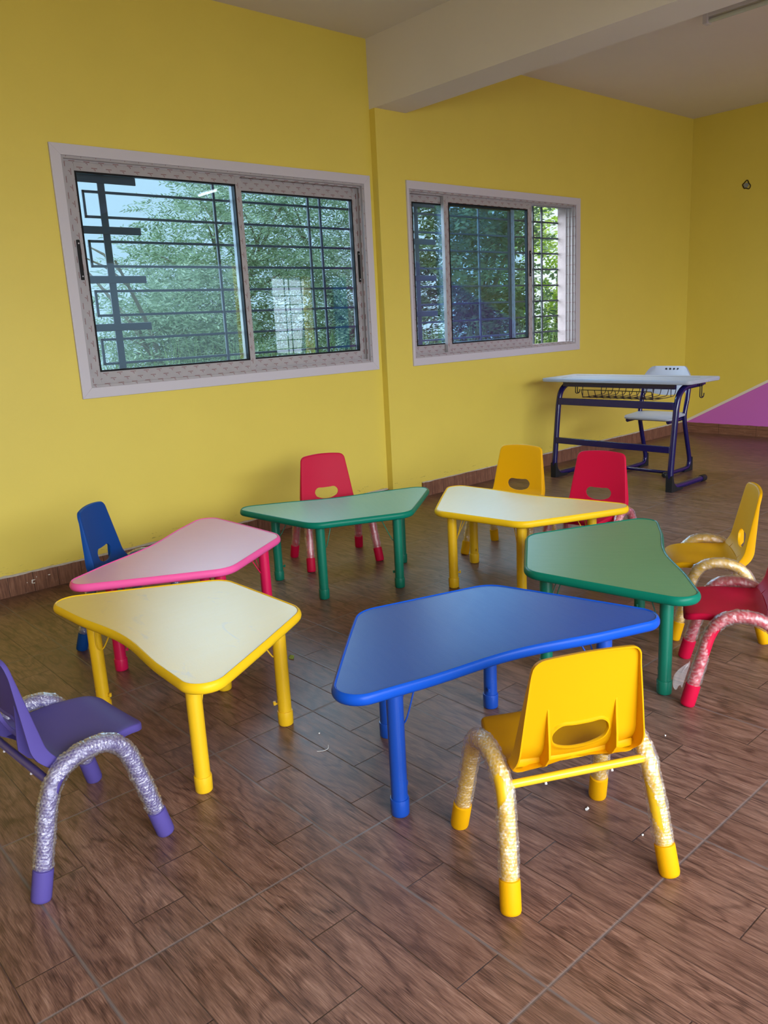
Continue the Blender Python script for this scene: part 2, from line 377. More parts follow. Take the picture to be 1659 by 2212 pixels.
def filler(name, a0, a1, put, seed):
    rnd = random.Random(seed); b = MB(); n = int((a1-a0)/0.012); rings = []; g = 0.6
    for i in range(n+1):
        g += rnd.uniform(-0.22, 0.22); g = min(1, max(0.0, g)); u = a0+(a1-a0)*i/n
        hgt = 0.002+0.0065*g*rnd.uniform(0.7, 1.1); dp = 0.004+0.008*g
        rings.append([put(u, 0, 0.094), put(u, dp, 0.096), put(u, dp, 0.098+hgt*0.6), put(u, dp*0.4, 0.100+hgt), put(u, 0, 0.100+hgt)])
    b.loft(rings, False); return struct(b.build(name, M_FILL))
filler('trim_1', XN, XB-0.01, lambda u, d, z: (u, Y1-d, z), 11)
filler('trim_2', XB+BW+0.012, X3-0.01, lambda u, d, z: (u, Y2-d, z), 12)
# spots of white paint on the left skirting
t = NT('dried_white_paint'); M_PAINT = t.done(t.bsdf((0.82, 0.80, 0.76), 0.5))
def splat(cx, cz, rx, rz, y, seed):
    r_ = random.Random(seed); n = 14; ring = []; b = MB()
    for k in range(n):
        a = 2*PI*k/n; q = r_.uniform(0.6, 1.1); ring.append((rx*q*math.cos(a), -0.0004, rz*q*math.sin(a)))
    b.add([(0, -0.0016, 0)]+ring, [(0, 1+k, 1+(k+1) % n) for k in range(n)])
    return b
for i, (cx, cz, pieces, lb) in enumerate([(1.181, 0.050, [(0.002, 0.008, 0.010, 0.003), (-0.005, 0, 0.0032, 0.011), (0.003, -0.008, 0.007, 0.0025)], 'hook shaped dab of white paint on the left skirting tile'),
        (1.152, 0.052, [(0, 0, 0.003, 0.003)], 'tiny white paint dot left of the hook shaped dab on the skirting'), (1.200, 0.070, [(0, 0, 0.002, 0.004)], 'tiny white paint drip just right above the hook shaped dab on the skirting'),
        (1.262, 0.066, [(0, 0, 0.007, 0.003)], 'small white paint fleck on the second full skirting tile from the left')]):
    bb = MB()
    for px, pz, rx, rz in pieces:
        q = splat(0, 0, rx, rz, 0, i*7+int(px*1000)); bb.add([(v[0]+px, v[1], v[2]+pz) for v in q.v], q.f)
    o = bb.build('paint_spot', M_PAINT, smooth=False); o.location = (cx, Y1-0.012, cz); tag(o, lb, 'paint spot')

# ------------------------------------------------------------------ windows
def frame4(b, x0, x1, z0, z1, w, y0, y1, mh=0, mv=1, wl=None, wr=None, wt=None, wb=None):
    wl = w if wl is None else wl; wr = w if wr is None else wr; wt = w if wt is None else wt; wb = w if wb is None else wb
    b.box(x0, x0+wl, y0, y1, z0, z1, mv); b.box(x1-wr, x1, y0, y1, z0, z1, mv)
    b.box(x0+wl, x1-wr, y0, y1, z1-wt, z1, mh); b.box(x0+wl, x1-wr, y0, y1, z0, z0+wb, mh)
def bar_handle(parent, x, z, y):
    b = MB(); b.box(x-0.009, x+0.009, y-0.007, y, z-0.095, z+0.095)
    o = b.build('pull_handle', M_BLACK, parent, smooth=False, bevel=0.006); o['label'] = 'slim black pull handle'
    for s in (-1, 1):
        b = MB(); b.tube([(x, y-0.0071, z+s*0.078), (x, y-0.009, z+s*0.078)], 0.0035, 10)
        b.build('screw', M_TRIM, o)
def sash(parent, x0, x1, z0, z1, y, wl, wr, wt, wb, name='sliding_sash'):
    b = MB(); frame4(b, x0, x1, z0, z1, 0.03, y-0.014, y+0.014, 0, 1, wl, wr, wt, wb)
    s = b.build(name, [M_FILM_H, M_FILM_V], parent, smooth=False, bevel=0.0015)
    gx0, gx1, gz0, gz1 = x0+wl, x1-wr, z0+wb, z1-wt
    b = MB(); frame4(b, gx0-0.001, gx1+0.001, gz0-0.001, gz1+0.001, 0.009, y-0.0155, y+0.008, 0, 0)
    g = b.build('gasket', M_RUBBER, s, smooth=False); g['label'] = 'black rubber seal around the pane'
    b = MB(); b.box(gx0, gx1, y-0.0022, y+0.0022, gz0, gz1)
    g = b.build('glass_pane', M_GLASS, s, smooth=False); g['label'] = 'blue tinted glass pane'
    return s
def window(name, tx0, tx1, tz0, tz1, op, yw, trims):
    b = MB(); x0, x1, z0, z1 = op; y0, y1 = yw-0.012, yw+0.004
    # mitred architrave as four tapering boards
    def board(q):
        n = len(q); v = [(a, y0, c) for a, c in q]+[(a, y1, c) for a, c in q]
        b.add(v, [tuple(range(n)), tuple(range(2*n-1, n-1, -1))]+[(i, i+n, (i+1) % n+n, (i+1) % n) for i in range(n)])
    g = 0.0006
    if trims[0]: board([(tx0, tz0), (x0, z0), (x0, z1), (tx0, tz1)])
    board([(tx0, tz1), (tx1, tz1), (x1, z1), (x0, z1)][::-1] if trims[0] else [(tx0, tz1), (tx1, tz1), (x1, z1), (tx0, z1)][::-1])
    board([(tx1, tz0), (tx1, tz1), (x1, z1), (x1, z0)])
    if not trims[0]: board([(tx0, z0), (x0, z0), (x0, z1), (tx0, z1)])
    board([(tx0, tz0), (x0 if trims[0] else tx0, z0), (x1, z0), (tx1, tz0)])
    w = b.build(name, M_TRIM, smooth=False, bevel=0.0015); struct(w)
    # outer frame with tracks lining the opening
    b = MB(); frame4(b, x0, x1, z0, z1, 0.012, yw-0.004, yw+0.085, 0, 1)
    for yy in (yw+0.018, yw+0.050, yw+0.080):
        frame4(b, x0+0.011, x1-0.011, z0+0.011, z1-0.011, 0.010, yy-0.002, yy+0.002, 0, 1)
    b.build('window_frame', [M_FILM_H, M_FILM_V], w, smooth=False)
    return w
w = window('window_1', 1.555, 3.550, 0.915, 2.116, W1, Y1, (True,))
s1 = sash(w, 1.624, 2.613, 0.987, 2.053, Y1+0.034, 0.050, 0.038, 0.050, 0.055)
bar_handle(s1, 1.646, 1.589, Y1+0.020)
s2 = sash(w, 2.57, 3.492, 0.984, 2.050, Y1+0.066, 0.045, 0.048, 0.072, 0.060)
bar_handle(s2, 3.474, 1.572, Y1+0.052)
w = window('window_2', 3.818, 5.745, 0.917, 2.103, W2, Y2, (False,))
s1 = sash(w, 4.190, 5.155, 0.988, 2.044, Y2+0.034, 0.045, 0.052, 0.052, 0.055)
bar_handle(s1, 5.128, 1.60, Y2+0.020)
s2 = sash(w, 3.855, 4.985, 0.985, 2.040, Y2+0.066, 0.062, 0.046, 0.055, 0.060)
t = NT('cement_render'); M_REND = t.done(t.bsdf(t.mix(t.noise(t.geo(), 30, 4), (0.36, 0.31, 0.33), (0.46, 0.40, 0.42)), 0.85, 0.1, t.bump(t.noise(t.geo(), 120, 3), 0.4, 0.003)))
for nm, W_, yw_ in (('trim_3', W1, Y1), ('trim_4', W2, Y2)):
    b = MB(); x0, x1, z0, z1 = W_; e = 0.004; ya, yb_ = yw_+0.086, YO+0.004
    b.box(x0, x0+e, ya, yb_, z0, z1); b.box(x1-(0.034 if nm == 'trim_3' else e), x1, yw_+0.090 if nm == 'trim_3' else ya, yb_, z0, z1); b.box(x0, x1, ya, yb_, z0, z0+e); b.box(x0, x1, ya, yb_, z1-e, z1)
    struct(b.build(nm, M_REND, smooth=False))
# burglar bars
def grille(name, label, x0, x1, z0, z1, y, k, thick, loopx, vs, plates_x):
    thick *= k; loopx *= k; vs = [q*k for q in vs]; plates_x = [q*k for q in plates_x]; zk = lambda z: CAM_H+(z-CAM_H)*k
    g = thing(name, label, 'window grille', (0, 0, 0))
    b = MB(); b.box(thick-0.019, thick+0.019, y-0.004, y+0.004, z0, z1); b.build('flat_bar', M_BAR, g, smooth=False, bevel=0.001)
    for z in (2.000, 1.752, 1.506, 1.262, 1.018):
        z = zk(z); b = MB(); a0, a1 = plates_x; b.box(a0, a1, y-0.010, y-0.004, z-0.019, z+0.019); b.build('cross_plate', M_BAR, g, smooth=False, bevel=0.004)
    zr = [1.940, 1.818, 1.698, 1.574, 1.448, 1.324, 1.200, 1.074]
    for i in range(0, 8, 2):
        b = MB(); zt, zb_ = zk(zr[i]), zk(zr[i+1])
        b.box(loopx, x1, y+0.004, y+0.014, zt-0.0065, zt+0.0065); b.box(loopx, x1, y+0.004, y+0.014, zb_-0.0065, zb_+0.0065); b.box(loopx-0.001, loopx+0.012, y+0.004, y+0.014, zb_-0.0065, zt+0.0065)
        b.build('rod_loop', M_BAR, g, smooth=False, bevel=0.001)
    for vx in vs:
        b = MB(); b.box(vx-0.007, vx+0.007, y-0.009, y+0.004, z0, z1); b.build('upright_rod', M_BAR, g, smooth=False, bevel=0.001)
grille('window_grille', 'dark steel burglar bars outside the large left window beside the pilaster', W1[0], W1[1], W1[2]-0.0, W1[3], 4.136, 4.136/4.2, 1.865, 1.765, (2.52, 3.183, 3.275), (1.655, 2.055))
grille('window_grille', 'dark steel burglar bars outside the half-open window above the school desk', W2[0], W2[1], W2[2], W2[3], 4.136, 4.136/4.175, 4.095, 3.995, (4.743, 5.395, 5.508), (3.89, 4.275))

for i in range(1):
    g = thing('window_grille', 'dark burglar bars over the small window in the wall behind, mirrored in the large pane', 'window grille')
    for vx in (6.72, 6.94, 7.02, 7.24):
        b = MB(); b.box(vx-0.006, vx+0.006, YB-0.16, YB-0.148, 0.82, 1.93); b.build('upright_rod', M_BAR, g, smooth=False)
    for k in range(8):
        zz = 0.92+0.125*k; b = MB(); b.box(6.62, 7.30, YB-0.146, YB-0.136, zz-0.006, zz+0.006); b.build('cross_rod', M_BAR, g, smooth=False)
b = MB(); frame4(b, -1.40, -0.97, 0.84, 1.92, 0.03, 0, 0.05, 0, 0); b.v = [(X3+0.05+y, x, z) for x, y, z in b.v]
w3 = struct(b.build('window_3', M_TRIM, smooth=False))
t = NT('frosted_blue_glass'); p_ = t.n('BsdfTranslucent'); p_.inputs[0].default_value = (0.45, 0.68, 0.95, 1)
b = MB(); b.box(X3+0.07, X3+0.075, -1.37, -1.0, 0.87, 1.89); b.build('glass_pane', t.done(p_.outputs[0]), w3, smooth=False)

# ------------------------------------------------------------------ outside
t = NT('grassy_ground'); n_ = t.noise(t.geo(), 3, 5)
b = MB(); b.box(-8, 26, YO, 30, -0.5, -0.25); struct(b.build('ground_garden', t.done(t.bsdf(t.mix(n_, (0.05, 0.12, 0.03), (0.14, 0.20, 0.06)), 0.9, 0.1)), smooth=False))
t = NT('yard_ground'); n_ = t.noise(t.geo(), 2, 5)
b = MB(); b.box(-14, 20, -18, YB-T, -0.4, -0.15); struct(b.build('ground_yard', t.done(t.bsdf(t.mix(n_, (0.32, 0.28, 0.22), (0.42, 0.38, 0.30)), 0.9, 0.1)), smooth=False))
def leaf_mat(name, a, bcol):
    t = NT(name); oi = t.n('NewGeometry'); r = oi.outputs['Random Per Island']
    c = t.mix(r, a, bcol); d = t.n('BsdfDiffuse'); t.L(c, d.inputs[0])
    tr = t.n('BsdfTranslucent'); t.L(c, tr.inputs[0]); m1 = t.n('MixShader'); m1.inputs[0].default_value = 0.4
    t.L(d.outputs[0], m1.inputs[1]); t.L(tr.outputs[0], m1.inputs[2])
    gl = t.n('BsdfGlossy'); gl.inputs['Roughness'].default_value = 0.4; m2 = t.n('MixShader'); m2.inputs[0].default_value = 0.06
    t.L(m1.outputs[0], m2.inputs[1]); t.L(gl.outputs[0], m2.inputs[2]); return t.done(m2.outputs[0])
L_PALE = leaf_mat('pale_green_leaf', (0.16, 0.28, 0.14), (0.80, 0.92, 0.68))
L_DARK = leaf_mat('dark_green_leaf', (0.10, 0.19, 0.10), (0.38, 0.50, 0.28))
L_LIME = leaf_mat('lime_green_leaf', (0.34, 0.55, 0.08), (0.75, 0.88, 0.22))
t = NT('grey_bark'); M_BARK = t.done(t.bsdf(t.mix(t.noise(t.obj(), 20, 4), (0.16, 0.13, 0.10), (0.30, 0.27, 0.22)), 0.9, 0.1))
def crown(b, blobs, nf, rnd, fl=0.34, lw=0.075, pairs=6, broad=False):
    tot = sum(r[3]**2 for r in blobs)
    for bx, by, bz, r in blobs:
        for _ in range(int(nf*r*r/tot)):
            d = Vector((rnd.gauss(0, 1), rnd.gauss(0, 1), rnd.gauss(0, 1))).normalized(); q = r*(rnd.uniform(0.15, 1)**0.5)
            c = Vector((bx, by, bz))+d*q
            if c.z < -0.2: continue
            ax = (d*0.7+Vector((rnd.uniform(-1, 1), rnd.uniform(-1, 1), rnd.uniform(-0.5, 0.25)))).normalized()
            up = Vector((rnd.uniform(-.5, .5), rnd.uniform(-.5, .5), 1)).normalized(); sd = ax.cross(up).normalized(); nn = sd.cross(ax)
            L = fl*rnd.uniform(0.6, 1.1); vs = []; fs = []
            for k in range(pairs):
                tt = (k+0.6)/pairs; base = c+ax*(L*tt)-Vector((0, 0, 1))*(0.16*L*tt*tt)
                for s in (-1, 1):
                    ll = lw*(1.15-0.6*abs(tt-0.45))*rnd.uniform(0.8, 1.15); dr = (sd*s+ax*0.55+nn*rnd.uniform(-.35, .25)).normalized(); wv = ax*(ll*(0.32 if broad else 0.17))
                    i0 = len(vs); vs += [base, base+dr*ll*0.45+wv, base+dr*ll, base+dr*ll*0.45-wv]; fs.append((i0, i0+1, i0+2, i0+3))
            b.add(vs, fs)
def tree(name, label, cat, x, y, hgt, blobs, nf, mat, seed, group=None, stems=3, **kw):
    g = thing(name, label, cat, (x, y, -0.25), 0, group); rnd = random.Random(seed)
    b = MB()
    for k in range(stems):
        a = rnd.uniform(0, 2*PI); sp_ = 0.35*hgt
        P = [(0, 0, 0), (0.05*math.cos(a), 0.05*math.sin(a), hgt*0.3), (sp_*0.4*math.cos(a), sp_*0.4*math.sin(a), hgt*0.62), (sp_*math.cos(a), sp_*math.sin(a), hgt*0.92)]
        P = smooth_path(P, 5); n = len(P); b.tube(P, [0.055*(1-0.85*i/n) for i in range(n)], 8)
        for q in range(5):
            i = rnd.randint(n//3, n-2); a2 = rnd.uniform(0, 2*PI); e = P[i]+Vector((math.cos(a2), math.sin(a2), 0.7))*hgt*0.16
            b.tube([P[i], (P[i]+e)/2+Vector((0, 0, 0.04)), e], [0.02, 0.014, 0.006], 6)
    b.build('trunk', M_BARK, g)
    b = MB(); crown(b, blobs, nf, rnd, **kw); b.build('foliage', mat, g, smooth=False)
    return g
G = 'trees in the garden outside the windows'
tree('tree', 'pale feathery tree with sky beside it, seen in the left pane of the large window', 'tree', 5.5, 9.2, 3.6, [(0, 0, 2.6, 0.95), (0.5, 0.2, 3.35, 0.7), (-0.5, 0.3, 1.9, 0.95), (0.7, -0.2, 1.8, 0.9), (-0.9, 0, 1.2, 0.8), (0.2, -.3, .9, .8)], 3300, L_PALE, 21, G)
tree('tree', 'dense leafy tree behind the right pane of the large window', 'tree', 7.4, 9.0, 4.2, [(0, 0, 2.7, 1.1), (-0.3, 0.2, 3.7, 0.9), (0.6, 0.2, 1.9, 1.0), (-0.6, -0.2, 1.7, 1.0), (0.1, 0, .9, .9), (0.8, 0, 3.4, 0.8)], 3700, L_PALE, 22, G)
tree('tree', 'darker green tree filling the middle pane of the half-open window', 'tree', 8.9, 7.9, 4.0, [(0, 0, 2.3, 1.05), (0.5, 0.2, 3.1, 0.85), (-0.4, 0, 1.4, 0.95), (0.5, -0.1, 1.1, 0.8), (-0.3, 0, 3.2, .8)], 2000, L_DARK, 23, G, broad=True, lw=0.10, pairs=4)
tree('tree', 'bright lime green tree seen past the open end of the half-open window', 'tree', 11.2, 8.2, 3.6, [(0, 0, 2.0, 1.0), (0.6, 0.3, 2.9, 0.7), (-0.5, 0, 1.1, 0.9), (0.7, 0, 0.9, 0.8)], 850, L_LIME, 24, G, broad=True, lw=0.10, pairs=4)
tree('tree', 'low bushy tree rising at the lower left of the large window', 'tree', 4.3, 8.4, 2.4, [(0, 0, 1.2, 0.75), (0.5, 0.2, 1.7, 0.6), (0.6, -0.2, 0.8, 0.7)], 2000, L_PALE, 25, G)
rnd = random.Random(9); b = MB()
for i in range(4200):
    x = rnd.uniform(2.5, 14); y = rnd.uniform(5.6, 8.6); hh = rnd.uniform(0.7, 1.6); a = rnd.uniform(0, 2*PI); w_ = rnd.uniform(0.008, 0.018); bend = rnd.uniform(0.1, 0.5)
    dx, dy = math.cos(a), math.sin(a); vs = []
    for k in range(4):
        tt = k/3; ww = w_*(1-tt*0.95); px = x+dx*bend*tt*tt; py = y+dy*bend*tt*tt; pz = -0.25+hh*tt*(1-0.25*tt*bend)
        vs += [(px-dy*ww, py+dx*ww, pz), (px+dy*ww, py-dx*ww, pz)]
    b.add(vs, [(0, 1, 3, 2), (2, 3, 5, 4), (4, 5, 7, 6)])
tag(b.build('tall_grass', leaf_mat('grass_blade', (0.14, 0.28, 0.06), (0.42, 0.56, 0.22)), smooth=False), 'tall green grass growing outside below the windows', 'grass', kind='stuff')

# ------------------------------------------------------------------ children's tables
OUTL = [(-0.4649, 0.0138), (-0.4573, 0.0042), (-0.4479, -0.0034), (-0.4377, -0.0086), (-0.4274, -0.0116), (-0.4175, -0.0126), (-0.403, -0.0119), (-0.3839, -0.0108), (-0.3649, -0.0098), (-0.3459, -0.0088), (-0.3269, -0.0079), (-0.3079, -0.007), (-0.2889, -0.0061), (-0.2699, -0.005), (-0.2509, -0.0035), (-0.2319, -0.0016), (-0.213, 0.0005), (-0.1941, 0.0028), (-0.1753, 0.0053), (-0.1564, 0.0079), (-0.1375, 0.0105), (-0.1187, 0.013), (-0.0998, 0.0153), (-0.0808, 0.0173), (-0.0619, 0.0191), (-0.0429, 0.0204), (-0.0239, 0.0212), (-0.0048, 0.0216), (0.0142, 0.0215), (0.0332, 0.0208), (0.0522, 0.0197), (0.0712, 0.0182), (0.0901, 0.0164), (0.1091, 0.0142), (0.1279, 0.0118), (0.1468, 0.0092), (0.1657, 0.0067), (0.1845, 0.0041), (0.2034, 0.0017), (0.2223, -0.0006), (0.2413, -0.0026), (0.2602, -0.0043), (0.2792, -0.0056), (0.2982, -0.0065), (0.3172, -0.0074), (0.3363, -0.0083), (0.3553, -0.0093), (0.3743, -0.0103), (0.3933, -0.0113), (0.4123, -0.0124), (0.4223, -0.0123), (0.4325, -0.0104), (0.4428, -0.0063), (0.4527, 0.0001), (0.4613, 0.0087), (0.4679, 0.0191), (0.4721, 0.0305), (0.4738, 0.0421), (0.4731, 0.0533), (0.4706, 0.0633), (0.4665, 0.0723), (0.4573, 0.0889), (0.448, 0.1055), (0.4387, 0.1222), (0.4294, 0.1387), (0.4201, 0.1553), (0.4108, 0.1719), (0.4014, 0.1885), (0.3919, 0.205), (0.3825, 0.2216), (0.3731, 0.2381), (0.3636, 0.2546), (0.3541, 0.2711), (0.3446, 0.2876), (0.3351, 0.3041), (0.3255, 0.3206), (0.316, 0.337), (0.3064, 0.3535), (0.2968, 0.3699), (0.2871, 0.3863), (0.2775, 0.4027), (0.2678, 0.4191), (0.2581, 0.4355), (0.2485, 0.4517), (0.2381, 0.4651), (0.2249, 0.4766), (0.2095, 0.4853), (0.1929, 0.4906), (0.176, 0.4925), (0.1571, 0.4925), (0.1381, 0.4925), (0.1191, 0.4926), (0.1, 0.4926), (0.081, 0.4926), (0.062, 0.4926), (0.0429, 0.4926), (0.0239, 0.4926), (0.0048, 0.4926), (-0.0142, 0.4926), (-0.0332, 0.4926), (-0.0523, 0.4926), (-0.0713, 0.4926), (-0.0903, 0.4926), (-0.1094, 0.4926), (-0.1284, 0.4926), (-0.1475, 0.4925), (-0.1665, 0.4925), (-0.1843, 0.492), (-0.2012, 0.4884), (-0.2173, 0.4814), (-0.2317, 0.4713), (-0.2436, 0.4587), (-0.2531, 0.4438), (-0.2629, 0.4275), (-0.2725, 0.4111), (-0.2822, 0.3947), (-0.2919, 0.3783), (-0.3015, 0.3619), (-0.3111, 0.3454), (-0.3207, 0.329), (-0.3303, 0.3125), (-0.3398, 0.296), (-0.3493, 0.2795), (-0.3588, 0.263), (-0.3683, 0.2465), (-0.3777, 0.23), (-0.3872, 0.2135), (-0.3966, 0.1969), (-0.406, 0.1804), (-0.4153, 0.1638), (-0.4247, 0.1472), (-0.434, 0.1306), (-0.4433, 0.114), (-0.4526, 0.0974), (-0.4618, 0.0807), (-0.4687, 0.0679), (-0.472, 0.0585), (-0.4737, 0.0479), (-0.4733, 0.0364), (-0.4704, 0.0248)]
def offset(P, d):
    n = len(P); out = []
    for i in range(n):
        a = Vector(P[i-1]); c = Vector(P[(i+1) % n]); e = (c-a).normalized(); out.append((P[i][0]+e.y*d, P[i][1]-e.x*d))
    return out
def tbl_mesh_cache(h):
    pass
LEGS = [(-0.3228, 0.0573), (0.3228, 0.0573), (0.1825, 0.4283), (-0.1825, 0.4283)]
def make_table(label, x, y, th, h, m_top, m_band, m_leg, group=None):
    g = thing('activity_table', label, 'table', (x, y, 0), th, group)
    # laminate board
    b = MB(); b.loft([[(p[0], p[1], h-0.004) for p in offset(OUTL, -0.001)], [(p[0], p[1], h) for p in offset(OUTL, -0.001)]], True, False, True)
    b.build('tabletop', m_top, g, smooth=False)
    prof = [(-0.001, -0.001), (0.0005, 0.0016), (0.003, 0.0026), (0.0055, 0.0012), (0.0085, -0.003), (0.0108, -0.009), (0.0112, -0.015), (0.0095, -0.021), (0.006, -0.0255), (0.000, -0.028), (-0.012, -0.028)]
    b = MB(); b.loft([[(p[0], p[1], h+z) for p in offset(OUTL, o)] for o, z in prof], True, False, False)
    n = len(OUTL); b.f.append(tuple(range(len(b.v)-n, len(b.v)))[::-1]); b.m.append(0)
    b.build('edge_band', m_band, g, ang=50)
    for lx, ly in LEGS:
        b = MB(); top = h-0.027
        b.tube([(0, 0, 0.044), (0, 0, top)], 0.0213, 24); b.tube([(0, 0, top-0.006), (0, 0, top)], 0.030, 24)
        lg = b.build('leg', m_leg, g); lg.location = (lx, ly, 0)
        b = MB(); b.tube([(0, 0, 0.0), (0, 0, 0.002), (0, 0, 0.005), (0, 0, 0.044), (0, 0, 0.047), (0, 0, 0.0475)], [0.0205, 0.0225, 0.0238, 0.0245, 0.0238, 0.0215], 24)
        b.build('foot_cap', m_leg, lg, ang=50)
        # height screw on the inner side
        ang = math.atan2(0.22-ly, 0-lx); dx, dy = math.cos(ang), math.sin(ang); px, py = -dy, dx
        b = MB(); b.tube([(dx*0.019, dy*0.019, 0.070), (dx*0.034, dy*0.034, 0.070)], 0.0032, 8)
        b.tube([(dx*0.030, dy*0.030, 0.066), (dx*0.031, dy*0.031, 0.078)], 0.0045, 8)
        b.build('height_screw', m_leg, lg)
        # V shaped wire stay from the leg up to the underside
        b = MB(); q = [(dx*0.020+px*0.004, dy*0.020+py*0.004, h-0.145), (dx*0.030+px*0.012, dy*0.030+py*0.012, h-0.13), (dx*0.085+px*0.02, dy*0.085+py*0.02, h-0.027)]
        b.tube(smooth_path(q, 4), 0.0022, 8)
        q = [(dx*0.020-px*0.004, dy*0.020-py*0.004, h-0.145), (dx*0.022-px*0.02, dy*0.022-py*0.02, h-0.12), (dx*0.045-px*0.035, dy*0.045-py*0.035, h-0.027)]
        b.tube(smooth_path(q, 4), 0.0022, 8)
        b.build('wire_stay', m_leg, lg)
    return g
B_YEL = plastic('yellow_edge_moulding', (0.80, 0.50, 0.012), 0.32); B_PNK = plastic('pink_edge_moulding', (0.80, 0.10, 0.34), 0.35)
B_GRN = plastic('green_edge_moulding', (0.003, 0.16, 0.105), 0.3); B_BLU = plastic('blue_edge_moulding', (0.006, 0.075, 0.50), 0.3)
G_YEL = painted('table_leg_yellow', (0.80, 0.48, 0.012), 0.3); G_RED = painted('table_leg_crimson', (0.62, 0.008, 0.08), 0.3)
G_GRN = painted('table_leg_green', (0.003, 0.15, 0.095), 0.3); G_BLU = painted('table_leg_blue', (0.006, 0.065, 0.42), 0.3)
TP_CREAM = laminate('cream_laminate', (0.74, 0.59, 0.26)); TP_CREAM2 = laminate('cream_laminate_scuffed', (0.76, 0.56, 0.15), 0.33, 0.5)
TP_PINK = laminate('pale_pink_laminate', (0.74, 0.37, 0.49)); TP_GRN = laminate('mid_green_laminate', (0.11, 0.27, 0.14)); TP_MINT = laminate('mint_green_laminate', (0.18, 0.43, 0.32)); TP_BLU = laminate('blue_laminate', (0.018, 0.075, 0.36), 0.34, 0.0, 0.35)
make_table('blue flower-petal table in the middle front, with the yellow chair drawn up to it', 1.4734, 1.1949, -0.295, 0.3847, TP_BLU, B_BLU, G_BLU)
make_table('cream topped table with yellow rim and legs in the left foreground beside the purple chair', 0.825, 2.1291, -1.5661, 0.3747, TP_CREAM2, B_YEL, G_YEL)
make_table('pale pink topped table with hot pink rim and crimson legs, at the blue chair', 1.3208, 2.9704, 3.6832, 0.3842, TP_PINK, B_PNK, G_RED)
make_table('mint green table nearest the pilaster, in front of a lone red chair', 2.4071, 3.1098, 2.7168, 0.3716, TP_MINT, B_GRN, G_GRN)
make_table('cream topped table with yellow rim at the back, in front of yellow and red chairs', 3.0049, 2.321, 1.6976, 0.3747, TP_CREAM, B_YEL, G_YEL)
make_table('mid green table on the right, between the blue table and the sideways chairs', 2.5103, 1.3536, 0.6563, 0.3802, TP_GRN, B_GRN, G_GRN)

# ------------------------------------------------------------------ children's chairs
def rounded(pts, radii, seg=8):
    n = len(pts); out = []
    for i in range(n):
        p = Vector(pts[i]); a = (Vector(pts[i-1])-p).normalized(); c = (Vector(pts[(i+1) % n])-p).normalized(); r = radii[i]
        if r <= 0: out.append(p); continue
        an = a.angle(c); tt = r/math.tan(an/2); q0 = p+a*tt; q2 = p+c*tt; w_ = math.sin(an/2)
        for k in range(seg+1):
            v = k/seg; B0, B1, B2 = (1-v)**2, 2*v*(1-v)*w_, v*v; out.append((q0*B0+p*B1+q2*B2)/(B0+B1+B2))
    return out
def by_angle(poly, c, N):
    out = []; m_ = len(poly)
    for k in range(N):
        a = 2*PI*k/N; d = Vector((math.cos(a), math.sin(a))); best = None
        for i in range(m_):
            p = poly[i]-c; q = poly[(i+1) % m_]-c; e = q-p; den = d.x*e.y-d.y*e.x
            if abs(den) < 1e-12: continue
            s_ = (p.x*e.y-p.y*e.x)/den; u = (p.x*d.y-p.y*d.x)/den
            if s_ > 0 and -1e-6 <= u <= 1+1e-6 and (best is None or s_ > best): best = s_
        out.append(c+d*best)
    return out
def off2(P, d):
    n = len(P); out = []
    for i in range(n):
        e = (P[(i+1) % n]-P[i-1]).normalized(); out.append(Vector((P[i].x+e.y*d, P[i].y-e.x*d)))
    return out
NS = 168
